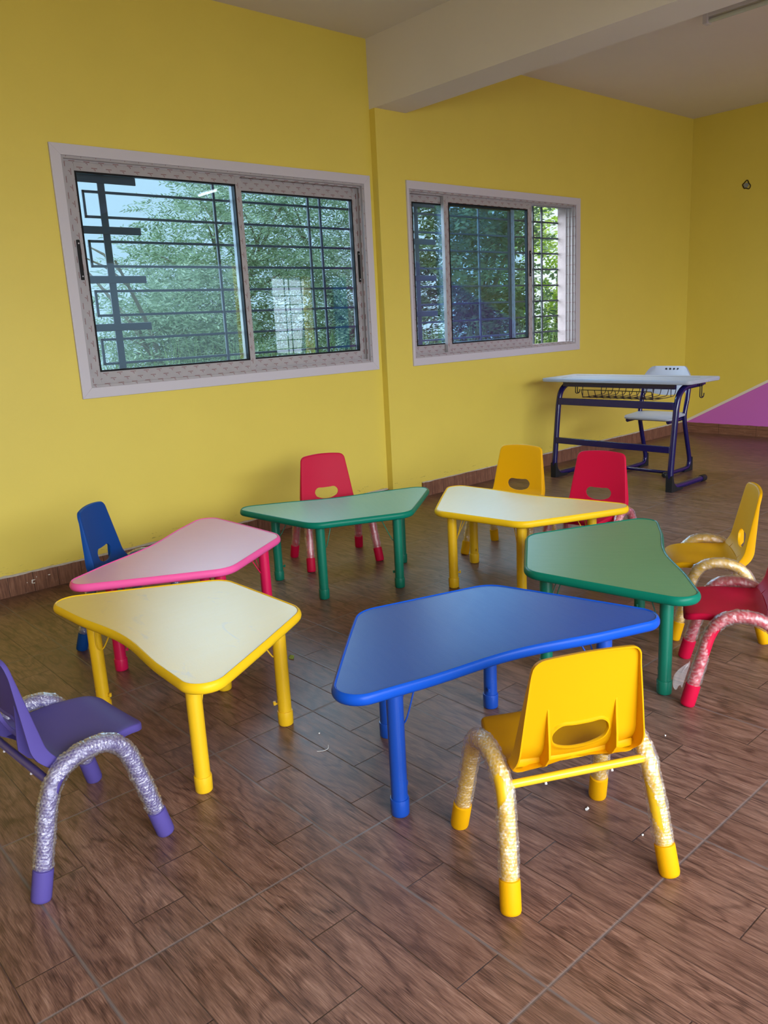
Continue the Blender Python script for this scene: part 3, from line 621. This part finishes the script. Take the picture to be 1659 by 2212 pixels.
def back_mesh():
    # outline in (x, z) running counter-clockwise
    top = [(0.120-0.240*k/12, 0.541+0.010*(1-((k-6)/6)**2)) for k in range(0, 13)]
    pts = [(0.0, 0.277), (0.105, 0.276), (0.125, 0.268), (0.152, 0.268)]+[(0.136, 0.410)]+top+[(-0.136, 0.410), (-0.152, 0.268), (-0.125, 0.268), (-0.105, 0.276)]
    rad = [0, 0, 0, 0.020, 0]+[0.030]+[0]*11+[0.030]+[0, 0.020, 0, 0]
    outer = rounded(pts, rad); c = Vector((0, 0.346))
    outer = by_angle(outer, c, NS)
    hp = [(0.065, 0.349), (0.060, 0.364), (0.044, 0.3750), (0.018, 0.3740), (-0.018, 0.3740), (-0.044, 0.3750), (-0.060, 0.364), (-0.065, 0.349), (-0.055, 0.330), (-0.027, 0.3185), (0, 0.316), (0.027, 0.3185), (0.055, 0.330)]
    hp = smooth_path([(p[0], p[1], 0) for p in hp]+[(hp[0][0], hp[0][1], 0)], 8)
    hole = by_angle([Vector((p.x, p.y)) for p in hp[:-1]], c, NS)
    def Y(x, z):
        y = -(0.083+(z-0.285)*0.185)+0.62*x*x
        if z < 0.335: y += 0.020*min(1.6, ((0.335-z)/0.05)**2)
        return y
    def P3(p, dy=0.0): return (p.x, Y(p.x, p.y)+dy, p.y)
    inner = off2(outer, -0.006)
    rings = []
    for i in range(9):
        tt = i/8; rings.append([P3(hole[k].lerp(inner[k], tt)) for k in range(NS)])
    rings.append([P3(p, -0.0008) for p in off2(outer, -0.002)])
    rings.append([P3(p, -0.0035) for p in outer])
    def dep(p):
        tt = min(1, max(0, (0.50-p.y)/0.20)); side = min(1, abs(p.x)/0.10)
        return 0.012+0.026*tt*side
    rings.append([P3(p, -dep(p)) for p in outer])
    rings.append([P3(p, -dep(p)) for p in off2(outer, -0.0035)])
    i2 = off2(outer, -0.004)
    rings.append([P3(p, -0.0045) for p in i2])
    hl = off2(hole, 0.008)
    for i in range(1, 8):
        tt = i/7; rings.append([P3(i2[k].lerp(hl[k], tt), -0.0045) for k in range(NS)])
    rings.append([P3(p, -0.0085) for p in off2(hole, 0.0045)]); rings.append([P3(p, -0.0085) for p in off2(hole, 0.001)])
    rings.append([P3(p, -0.005) for p in hole]); rings.append(rings[0])
    b = MB(); b.loft(rings, True)
    b.f = [f[::-1] for f in b.f]
    return b
def seat_mesh():
    pts = [(0.122, 0.176), (-0.122, 0.176), (-0.149, 0.06), (-0.146, -0.070), (0.146, -0.070), (0.149, 0.06)]
    outer = rounded(pts, [0.040, 0.040, 0, 0.012, 0.012, 0]); c = Vector((0, 0.05)); outer = by_angle(outer, c, NS)
    def Z(x, y):
        z = 0.2865-0.005*(1-(x/0.15)**2)
        if y > 0.11: z -= 3.0*(y-0.11)**2
        if y < -0.035: z += 0.012*((-0.035-y)/0.035)**2
        return z
    def P3(p, dz=0.0): return (p.x, p.y, Z(p.x, p.y)+dz)
    rings = []; i1 = off2(outer, -0.006)
    for i in range(1, 9): rings.append([P3(c.lerp(i1[k], i/8)) for k in range(NS)])
    rings.append([P3(p, -0.001) for p in off2(outer, -0.002)]); rings.append([P3(p, -0.004) for p in outer])
    rings.append([P3(p, -0.018) for p in outer]); rings.append([P3(p, -0.020) for p in off2(outer, -0.002)]); rings.append([P3(p, -0.018) for p in off2(outer, -0.004)])
    rings.append([P3(p, -0.006) for p in off2(outer, -0.005)]); rings.append([P3(c.lerp(p, 0.5), -0.006) for p in outer])
    b = MB(); b.loft(rings, True, True, True); return b
def arch_path(s):
    yz = [(-0.157, 0.0), (-0.139, 0.07), (-0.119, 0.15), (-0.101, 0.212), (-0.080, 0.256), (-0.045, 0.284), (0.0, 0.296), (0.045, 0.292), (0.078, 0.272), (0.101, 0.232), (0.117, 0.175), (0.136, 0.10), (0.160, 0.0)]
    P = [(s*(0.188-0.018*min(1, z/0.24)), y, z) for y, z in yz]
    return smooth_path(P, 8)
def wrap_mesh(s, fine, seed, gaps=()):
    P = arch_path(s); rnd = random.Random(seed)
    L = [0]
    for i in range(1, len(P)): L.append(L[-1]+(P[i]-P[i-1]).length)
    a0, a1 = 0.073, L[-1]-0.073; ds = 0.0021 if fine else 0.0045; seg = 46 if fine else 24
    n = int((a1-a0)/ds); rings = []; j = 0; N = Vector((1, 0, 0)); cen = []
    ph = [rnd.uniform(0, 6.28) for _ in range(6)]; r0 = 0.0197
    pitch = 0.0088; rowh = pitch*0.866; drop = {}; edge = []
    for i in range(n+1):
        d = a0+(a1-a0)*i/n
        while L[j+1] < d and j < len(L)-2: j += 1
        tt = (d-L[j])/(L[j+1]-L[j]); c = P[j].lerp(P[j+1], tt); T_ = (P[j+1]-P[j]).normalized()
        N = (N-T_*N.dot(T_)).normalized(); B = T_.cross(N); ring = []
        nb = 15
        for k in range(seg):
            a = 2*PI*k/seg; crumple = 0.0008*math.sin(3*a+d*60+ph[0])+0.0007*math.sin(5*a-d*130+ph[1])+0.0006*math.sin(2*a+d*210+ph[2])+rnd.uniform(-0.0005, 0.0005)
            v = (d+0.012*a/(2*PI))/rowh; rw = math.floor(v); u = a/(2*PI)*nb+(0.5 if rw % 2 else 0.0)
            best = 0; bq = 2.0
            for rr in (rw, rw+1):
                uo = a/(2*PI)*nb+(0.5 if rr % 2 else 0.0); cu = round(uo); key = (rr, cu % nb)
                if key not in drop: drop[key] = 0.3 if rnd.random() < 0.16 else rnd.uniform(0.75, 1.15)
                q = math.hypot((uo-cu)*1.0, (v-rr)*0.866)/0.46
                bq = min(bq, q)
                if q < 1: best = max(best, math.sqrt(1-q*q)*drop[key])
            r = r0+0.0012+crumple+0.0030*best
            if i < 2 or i > n-2: r = r0
            edge.append(min(1.0, math.exp(-((bq-0.97)/0.16)**2)*0.8+(0.5 if rnd.random() < 0.05 else 0)))  # whitened bubble seams and random specks: sparkle put into the film colour
            ring.append(c+(N*math.cos(a)+B*math.sin(a))*r)
        rings.append(ring)
    b = MB(); vs = [p for r in rings for p in r]; fs = []
    for i in range(n):
        d = a0+(a1-a0)*i/n
        for k in range(seg):
            a = 2*PI*(k+0.5)/seg; skip = False
            for g0, g1, pc, sl, wd in gaps:
                if g0 < d < g1:
                    dd = (a-(pc+sl*(d-g0))+PI) % (2*PI)-PI
                    if abs(dd) < wd*math.sin(PI*(d-g0)/(g1-g0)): skip = True
            if skip: continue
            k2 = (k+1) % seg; fs.append((i*seg+k, i*seg+k2, (i+1)*seg+k2, (i+1)*seg+k))
    b.add(vs, fs); b.edge = edge; return b
def make_chair(label, m_pl, m_tube, wraps, group=None):
    g = thing('child_chair', label, 'chair', (0, 0, 0), 0, group)
    seat_mesh().build('seat', m_pl, g, ang=60)
    bk = back_mesh().build('backrest', m_pl, g, ang=50)
    for sx in (-0.078, 0.078):
        b = MB(); pr = []
        for z, d in ((0.425, 0.0015), (0.39, 0.010), (0.34, 0.023), (0.31, 0.031), (0.285, 0.036), (0.270, 0.035), (0.262, 0.027), (0.261, 0.012)):
            yf = -(0.083+(z-0.285)*0.185)+0.62*sx*sx-0.002
            if z < 0.335: yf += 0.024*min(2.0, ((0.335-z)/0.05)**2)
            pr.append((yf, yf-d-(0.004 if z < 0.335 else 0), z))
        for w_ in (-0.0025, 0.0025): b.add([], [])
        A = [(sx-0.0025, y0, z) for y0, y1, z in pr]; B_ = [(sx-0.0025, y1, z) for y0, y1, z in pr]
        C_ = [(sx+0.0025, y1, z) for y0, y1, z in pr]; D_ = [(sx+0.0025, y0, z) for y0, y1, z in pr]
        b.loft([[A[i], B_[i], C_[i], D_[i]] for i in range(len(pr))], True, True, True)
        b.build('rib', m_pl, bk, smooth=False, bevel=0.001)
    for s, wm in zip((-1, 1), wraps):
        P = arch_path(s); b = MB(); b.tube(P[3:-3], 0.0178, 20)
        fr = b.build('leg_frame', m_tube, g)
        for seq in (P, P[::-1]):
            def al(d):
                for i in range(len(seq)-1):
                    q = (seq[i+1]-seq[i]).length
                    if d <= q: return seq[i].lerp(seq[i+1], d/q)
                    d -= q
            b = MB(); Q = [al(0.0), al(0.0022), al(0.008), al(0.035), al(0.068), al(0.0705), al(0.0715)]
            Q[0] = Vector((Q[0].x, Q[0].y, 0.0)); b.tube(Q, [0.0175, 0.0208, 0.0224, 0.0226, 0.0226, 0.0222, 0.0200], 22)
            b.build('foot_cap', m_pl, fr, ang=50)
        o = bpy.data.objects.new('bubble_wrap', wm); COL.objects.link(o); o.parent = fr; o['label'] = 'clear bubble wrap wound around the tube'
    for yy, zz, hw in ((-0.090, 0.254, 0.170), (0.075, 0.262, 0.166)):
        b = MB(); b.tube([(-hw, yy, zz), (hw, yy, zz)], 0.0092, 14)
        cb = b.build('crossbar', m_tube, g)
        if yy < 0:
            for sx in (-0.078, 0.078):
                b = MB(); b.tube([(sx, yy-0.004, zz-0.008), (sx, yy-0.006, zz-0.0125)], 0.003, 8)
                b.build('screw', M_TRIM, cb)
    return g
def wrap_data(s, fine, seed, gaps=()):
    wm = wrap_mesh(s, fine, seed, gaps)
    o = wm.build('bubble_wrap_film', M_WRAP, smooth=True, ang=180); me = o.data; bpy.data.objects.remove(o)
    at = me.attributes.new('seam_glint', 'FLOAT', 'POINT'); at.data.foreach_set('value', wm.edge); return me
def copy_tree(o, parent=None):
    c = o.copy(); COL.objects.link(c)
    if parent: c.parent = parent
    for ch in list(o.children): copy_tree(ch, c)
    return c
def put(o, x, y, deg, label=None):
    o.location = (x, y, 0); o.rotation_euler = (0, 0, math.radians(deg))
    if label: o['label'] = label
    return o
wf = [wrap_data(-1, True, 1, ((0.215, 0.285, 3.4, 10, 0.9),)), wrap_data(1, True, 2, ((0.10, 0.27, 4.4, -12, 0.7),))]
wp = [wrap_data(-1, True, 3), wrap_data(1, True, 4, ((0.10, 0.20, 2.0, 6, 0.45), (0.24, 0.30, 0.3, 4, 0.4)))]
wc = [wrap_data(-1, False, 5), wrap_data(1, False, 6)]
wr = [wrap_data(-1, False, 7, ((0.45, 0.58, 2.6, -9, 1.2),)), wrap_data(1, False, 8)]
CG = 'children\'s plastic chairs around the tables'
put(make_chair('yellow child chair seen from behind in the front, at the blue table', P_YEL, T_YEL, wf, CG), 1.343, 0.976, -27.34)
put(make_chair('purple child chair at the left edge beside the cream topped table', P_PUR, T_PUR, wp, CG), 0.548, 1.885, -85.6)
put(make_chair('navy blue child chair by the wall behind the pale pink table', P_BLU, T_BLU, wc, CG), 1.288, 3.085, -135.8)
r1 = put(make_chair('red child chair behind the mint green table, against the yellow wall', P_RED, T_RED, wc, CG), 2.498, 3.252, 160.24)
y1 = put(make_chair('yellow child chair behind the back cream table, left of a red chair', P_YEL, T_YEL, wc, CG), 3.174, 2.615, 100.24)
put(copy_tree(r1), 3.214, 2.152, 100.6, 'red child chair behind the back cream table, in front of the school desk')
put(copy_tree(y1), 2.885, 1.372, 34.2, 'yellow child chair seen sideways on the right, by the mid green table')
rc = put(make_chair('red child chair cut off by the right edge, nearest the mid green table corner', P_RED, T_RED, wr, CG), 2.433, 1.061, 29.3)
# loose flap of film on the right red chair
t = NT('clear_film'); tr_ = t.n('BsdfTransparent'); df_ = t.n('BsdfDiffuse'); df_.inputs[0].default_value = (0.85, 0.85, 0.9, 1); mx_ = t.n('MixShader'); mx_.inputs[0].default_value = 0.2
t.L(tr_.outputs[0], mx_.inputs[1]); t.L(df_.outputs[0], mx_.inputs[2]); M_FLAP = t.done(mx_.outputs[0])

b = MB(); rows = []
for i in range(7):
    z = 0.055+0.085*i/6; w_ = 0.034*math.sin(PI*(0.25+0.70*i/6))**0.8
    rows.append([(-0.186-0.004*math.sin(3*k+i)*k/5, 0.158-0.25*(z-0.055)+0.018+w_*k/5, z+0.010*math.sin(k*1.3)) for k in range(6)])
b.loft(rows, False)
fl_ = [c for c in rc.children if c.name.startswith('leg_frame')][0]
fo = b.build('loose_film', M_FLAP, fl_, ang=180); fo['label'] = 'loose flap of clear film near the foot'

# ------------------------------------------------------------------ school desk
M_NAVY = painted('navy_gloss_steel', (0.008, 0.006, 0.075), 0.18, 0.5)
M_GREY = plastic('pale_grey_plastic', (0.38, 0.41, 0.50), 0.3)
M_WIRE = painted('black_wire', (0.012, 0.010, 0.02), 0.35)
dk = thing('school_desk', 'grey topped school desk with navy steel legs near the far corner', 'desk', (5.142, 3.152, 0), -0.007)
b = MB(); pl_ = rounded([(0.215, 0.595), (-0.215, 0.595), (-0.215, -0.595), (0.215, -0.595)], [0.03]*4, 6)
zt = 0.747
b.loft([[(p.x*k_, p.y*(1-(1-k_)*0.35), z) for p in pl_] for k_, z in ((0.955, zt-0.027), (0.99, zt-0.024), (1.0, zt-0.014), (1.0, zt-0.006), (0.985, zt)) ], True, True, True)
dt = b.build('desktop', M_GREY, dk, ang=50)
b = MB(); b.box(0.10, 0.112, -0.50, 0.50, zt-0.0005, zt+0.0004); b.build('pencil_groove', M_BLACK, dt, smooth=False)
def side_frame(y, parent):
    P = [(0.255, y, 0.024), (-0.10, y, 0.024), (-0.155, y, 0.030), (-0.190, y, 0.056), (-0.203, y, 0.105), (-0.196, y, 0.20), (-0.165, y, 0.48), (-0.150, y, 0.58), (-0.125, y, 0.645), (-0.075, y, 0.683), (-0.01, y, 0.695), (0.17, y, 0.699)]
    b = MB(); b.tube(smooth_path(P, 6), 0.0205, 16, flat=1.0); return b.build('side_frame', M_NAVY, parent)
for y in (0.476, -0.476):
    f_ = side_frame(y, dk)
    b = MB(); pr = [(-0.222, 0.0), (-0.222, 0.11), (-0.208, 0.115), (-0.190, 0.06), (-0.155, 0.028), (-0.10, 0.018), (-0.075, 0.020), (-0.075, 0.0)]
    v = [(x_, y-0.024, z) for x_, z in pr]+[(x_, y+0.024, z) for x_, z in pr]; n = len(pr)
    b.add(v, [tuple(range(n-1, -1, -1)), tuple(range(n, 2*n))]+[(i, (i+1) % n, (i+1) % n+n, i+n) for i in range(n)])
    o = b.build('heel_guard', M_BLACK, f_, smooth=False, bevel=0.002)
    b = MB(); b.tube([(0.215, y, 0.024), (0.268, y, 0.024), (0.276, y, 0.023)], [0.0238, 0.0238, 0.018], 16); b.build('end_cap', M_BLACK, f_)
    b = MB(); b.box(-0.04, 0.20, y-0.018, y+0.018, 0.690, 0.721); b.build('top_bracket', M_NAVY, f_, smooth=False, bevel=0.003)
def rail(name, x_, z, hh, w_, hw=0.465):
    b = MB(); b.box(x_-w_/2, x_+w_/2, -hw, hw, z-hh/2, z+hh/2); return b.build(name, M_NAVY, dk, smooth=False, bevel=0.004)
rail('upper_rail', -0.165, 0.575, 0.050, 0.022); rail('lower_rail', -0.197, 0.285, 0.045, 0.022); rail('apron', -0.125, 0.700, 0.036, 0.02, 0.452)
b = MB(); X0, X1, YA, YB_ = -0.10, 0.16, -0.27, 0.30
def ln(*p): b.tube([Vector(q) for q in p], 0.0028, 6)
for i in range(11):
    yy = YA+(YB_-YA)*i/10; b.tube(smooth_path([(X0-0.02, yy, 0.66), (X0, yy, 0.61), (X0+0.03, yy, 0.602), (X1-0.02, yy, 0.602), (X1+0.03, yy, 0.612), (X1+0.05, yy, 0.655)], 3), 0.0026, 6)
for x_, z in ((X0-0.02, 0.66), (X0, 0.606), ((X0+X1)/2, 0.600), (X1+0.05, 0.655)): ln((x_, YA, z), (x_, YB_, z))
for yy in (YA, YB_):
    for x_ in (X0, X1-0.02): ln((x_, yy, 0.602), (x_, yy, 0.72))
b.build('book_basket', M_WIRE, dk)
for s in (-1, 1):
    b = MB(); yy = s*0.505
    b.tube(smooth_path([(0.10, yy, 0.715), (0.10, yy, 0.63), (0.105, yy, 0.612), (0.125, yy, 0.606), (0.15, yy, 0.612), (0.157, yy, 0.635)], 4), 0.0035, 8)
    b.tube(smooth_path([(0.125, yy, 0.715), (0.125, yy, 0.63), (0.13, yy, 0.612), (0.15, yy, 0.612)], 4), 0.0035, 8)
    b.build('bag_hook', M_WIRE, dk)

# school chair behind the desk, facing it (towards -X)
ck = thing('school_chair', 'pale grey school chair with navy steel frame behind the school desk', 'chair', (5.56, 3.135, 0), 0.0)
def school_side(y):
    P = [(-0.20, y, 0.022), (0.06, y, 0.022), (0.125, y, 0.028), (0.150, y, 0.055), (0.150, y, 0.10), (0.085, y, 0.30), (0.058, y, 0.40), (0.062, y, 0.46), (0.092, y, 0.56), (0.115, y, 0.66)]
    b = MB(); b.tube(smooth_path(P, 6), 0.0165, 14); return b.build('side_frame', M_NAVY, ck)
for y in (-0.185, 0.185):
    f_ = school_side(y)
    b = MB(); pr = [(0.172, 0.0), (0.172, 0.10), (0.160, 0.105), (0.150, 0.05), (0.12, 0.022), (0.05, 0.012), (0.05, 0.0)]
    n = len(pr); v = [(x_, y-0.02, z) for x_, z in pr]+[(x_, y+0.02, z) for x_, z in pr]
    b.add(v, [tuple(range(n)), tuple(range(2*n-1, n-1, -1))]+[(i, i+n, (i+1) % n+n, (i+1) % n) for i in range(n)]); b.build('heel_guard', M_BLACK, f_, smooth=False, bevel=0.002)
    b = MB(); b.tube([(-0.17, y, 0.020), (-0.215, y, 0.020), (-0.225, y, 0.018)], [0.020, 0.020, 0.012], 14); b.build('end_cap', M_BLACK, f_)
    b = MB(); b.tube([(0.06, y*0.9, 0.405), (-0.15, y*0.9, 0.40)], 0.0145, 12); b.build('seat_bearer', M_NAVY, f_)
b = MB(); b.tube([(-0.12, -0.185, 0.022), (-0.12, 0.185, 0.022)], 0.0125, 12); b.build('floor_bar', M_NAVY, ck)
b = MB(); pl_ = rounded([(0.10, 0.195), (-0.175, 0.20), (-0.175, -0.20), (0.10, -0.195)], [0.04, 0.05, 0.05, 0.04], 6)
b.loft([[(p.x*k_, p.y*k_, z+(0.010 if p.x > 0.05 else 0)-(0.008 if p.x < -0.14 else 0)) for p in pl_] for k_, z in ((0.93, 0.414), (1.0, 0.422), (1.0, 0.432), (0.96, 0.437))], True, True, True)
b.build('seat', M_GREY, ck, ang=50)
b = MB(); rows = []
for z, hw, lip in ((0.570, 0.150, 0), (0.60, 0.198, 0), (0.65, 0.200, 0), (0.72, 0.198, 0), (0.755, 0.190, 0), (0.775, 0.165, 0)):
    pass
NXX = 22
def br(x_): return 0.105
fr_ = []; bk_ = []
for j in range(9):
    tt = j/8; rowf = []; rowb = []
    for i in range(NXX+1):
        s_ = -1+2*i/NXX; yy = 0.20*s_*(1-0.05*tt-(0.14*max(0, tt-0.8)/0.2 if abs(s_) > 0.7 else 0))
        zlo = 0.615-0.045*(1-s_*s_) if abs(s_) < 0.86 else 0.535
        zhi = 0.785-0.03*max(0, (abs(s_)-0.75)/0.25)**2
        z = zlo+(zhi-zlo)*tt; xx = 0.072+(z-0.5)*0.22+0.030*(1-s_*s_)
        rowf.append((xx-0.008, yy, z)); rowb.append((xx+0.010, yy, z))
    fr_.append(rowf); bk_.append(rowb)
b.loft(fr_, False); b.loft([r[::-1] for r in bk_], False)
b.loft([[fr_[0][i], bk_[0][i]] for i in range(NXX+1)], False); b.loft([[bk_[8][i], fr_[8][i]] for i in range(NXX+1)], False)
b.loft([[fr_[j][0], bk_[j][0]] for j in range(9)], False); b.loft([[bk_[j][NXX], fr_[j][NXX]] for j in range(9)], False)
bko = b.build('backrest', M_GREY, ck, ang=50)
for k_ in range(4):
    b = MB(); yy = -0.05+0.032*k_-0.02
    b.tube([(0.072+0.2625*0.22+0.030*(1-(yy/0.2)**2)-0.0092, yy, 0.7625), (0.072+0.2625*0.22+0.030*(1-(yy/0.2)**2)-0.006, yy, 0.7625)], 0.009, 12); b.build('grip_hole', M_BLACK, bko)

# ------------------------------------------------------------------ fixtures
def lamp_fixture(x, y0, y1, label, lit):
    g = thing('fluorescent_lamp', label, 'lamp', (x, y0, ZC))
    L_ = y1-y0
    b = MB(); b.box(-0.022, 0.022, 0, L_, -0.028, 0.0); b.build('housing', M_TRIM, g, smooth=False, bevel=0.002)
    for yy in (0.0, L_-0.03):
        b = MB(); b.box(-0.028, 0.028, yy, yy+0.03, -0.062, 0.0); b.build('tube_holder', M_TRIM, g, smooth=False, bevel=0.003)
    t = NT('lamp_tube_'+('lit' if lit else 'off'))
    if lit:
        e = t.n('Emission'); e.inputs[0].default_value = (0.95, 0.98, 1, 1); e.inputs[1].default_value = 14; mt = t.done(e.outputs[0])
    else: mt = t.done(t.bsdf((0.52, 0.56, 0.52), 0.2, 0.5))
    b = MB(); b.tube([(0, 0.028, -0.045), (0, L_-0.028, -0.045)], 0.013, 14); b.build('tube', mt, g)
lamp_fixture(5.02, 1.45, 2.60, 'unlit fluorescent batten lamp on the ceiling near the top right corner', False)
lamp_fixture(5.35, -1.15, -0.62, 'lit fluorescent batten lamp on the ceiling mirrored in the large window pane', True)
g = thing('conduit_box', 'small open round electrical conduit box in the far yellow wall', 'electrical box', (X3, 3.453, 2.247))
b = MB(); b.tube([(-0.012, 0, 0), (-0.001, 0, 0)], 0.020, 16); b.build('cover', plastic('grey_conduit', (0.28, 0.29, 0.30)), g)
b = MB(); ring = [(-0.002, 0.033*math.cos(a)*(1.0+0.25*math.sin(2*a)), 0.033*math.sin(a)*(1.0+0.3*math.cos(3*a+1))) for a in [2*PI*k/24 for k in range(24)]]
b.tube([Vector(p) for p in ring]+[Vector(ring[0])], 0.0045, 6); b.build('broken_plaster_rim', plastic('dark_gap', (0.05, 0.035, 0.02), 0.8), g)

# ------------------------------------------------------------------ litter on the floor
t = NT('green_leaf_scrap'); M_LF = t.done(t.bsdf(t.mix(t.noise(t.obj(), 40, 3), (0.16, 0.30, 0.04), (0.42, 0.50, 0.12)), 0.6))
t = NT('white_scrap'); M_WS = t.done(t.bsdf(t.mix(t.noise(t.obj(), 90, 3), (0.6, 0.6, 0.62), (0.85, 0.85, 0.86)), 0.5))
def scrap(name, label, cat, x, y, size, mat, seed, hgt=0.004):
    r_ = random.Random(seed); b = MB(); n = 9; c = (0, 0, hgt)
    ring = [(size*r_.uniform(0.5, 1.1)*math.cos(2*PI*k/n), size*r_.uniform(0.35, 0.8)*math.sin(2*PI*k/n), r_.uniform(0.0005, hgt)) for k in range(n)]
    low = [(p[0]*0.8, p[1]*0.8, 0.0) for p in ring]
    b.add([c]+ring+low, [(0, 1+k, 1+(k+1) % n) for k in range(n)]+[(1+k, 1+n+k, 1+n+(k+1) % n, 1+(k+1) % n) for k in range(n)])
    o = b.build(name, mat, smooth=False); o.location = (x, y, 0.0); o.rotation_euler = (0, 0, r_.uniform(0, 6)); tag(o, label, cat); return o
scrap('leaf_scrap', 'curled green leaf scrap on the floor right of the near cream table', 'leaf', 1.566, 2.357, 0.017, M_LF, 1, 0.012)
scrap('plastic_scrap', 'small white plastic scrap on the floor under the front yellow chair', 'litter', 1.518, 1.018, 0.008, M_WS, 2)
scrap('plastic_scrap', 'tiny white scrap left of the right rear leg of the front yellow chair', 'litter', 1.519, 0.865, 0.0035, M_WS, 3)
scrap('plastic_scrap', 'tiny white scrap on the floor right of the front yellow chair back', 'litter', 1.973, 1.06, 0.0035, M_WS, 4)
scrap('plastic_scrap', 'tiny white speck on the floor between the near cream table and blue table', 'litter', 1.287, 1.82, 0.003, M_WS, 5)
b = MB(); b.tube(smooth_path([(-0.022, 0.006, 0.001), (-0.008, -0.006, 0.0015), (0.010, -0.006, 0.0015), (0.020, 0.006, 0.004)], 5), 0.0009, 6)
o = b.build('plastic_thread', M_WS); o.location = (1.24, 1.735, 0); tag(o, 'thin white curled plastic thread on the floor left of the blue table', 'litter')
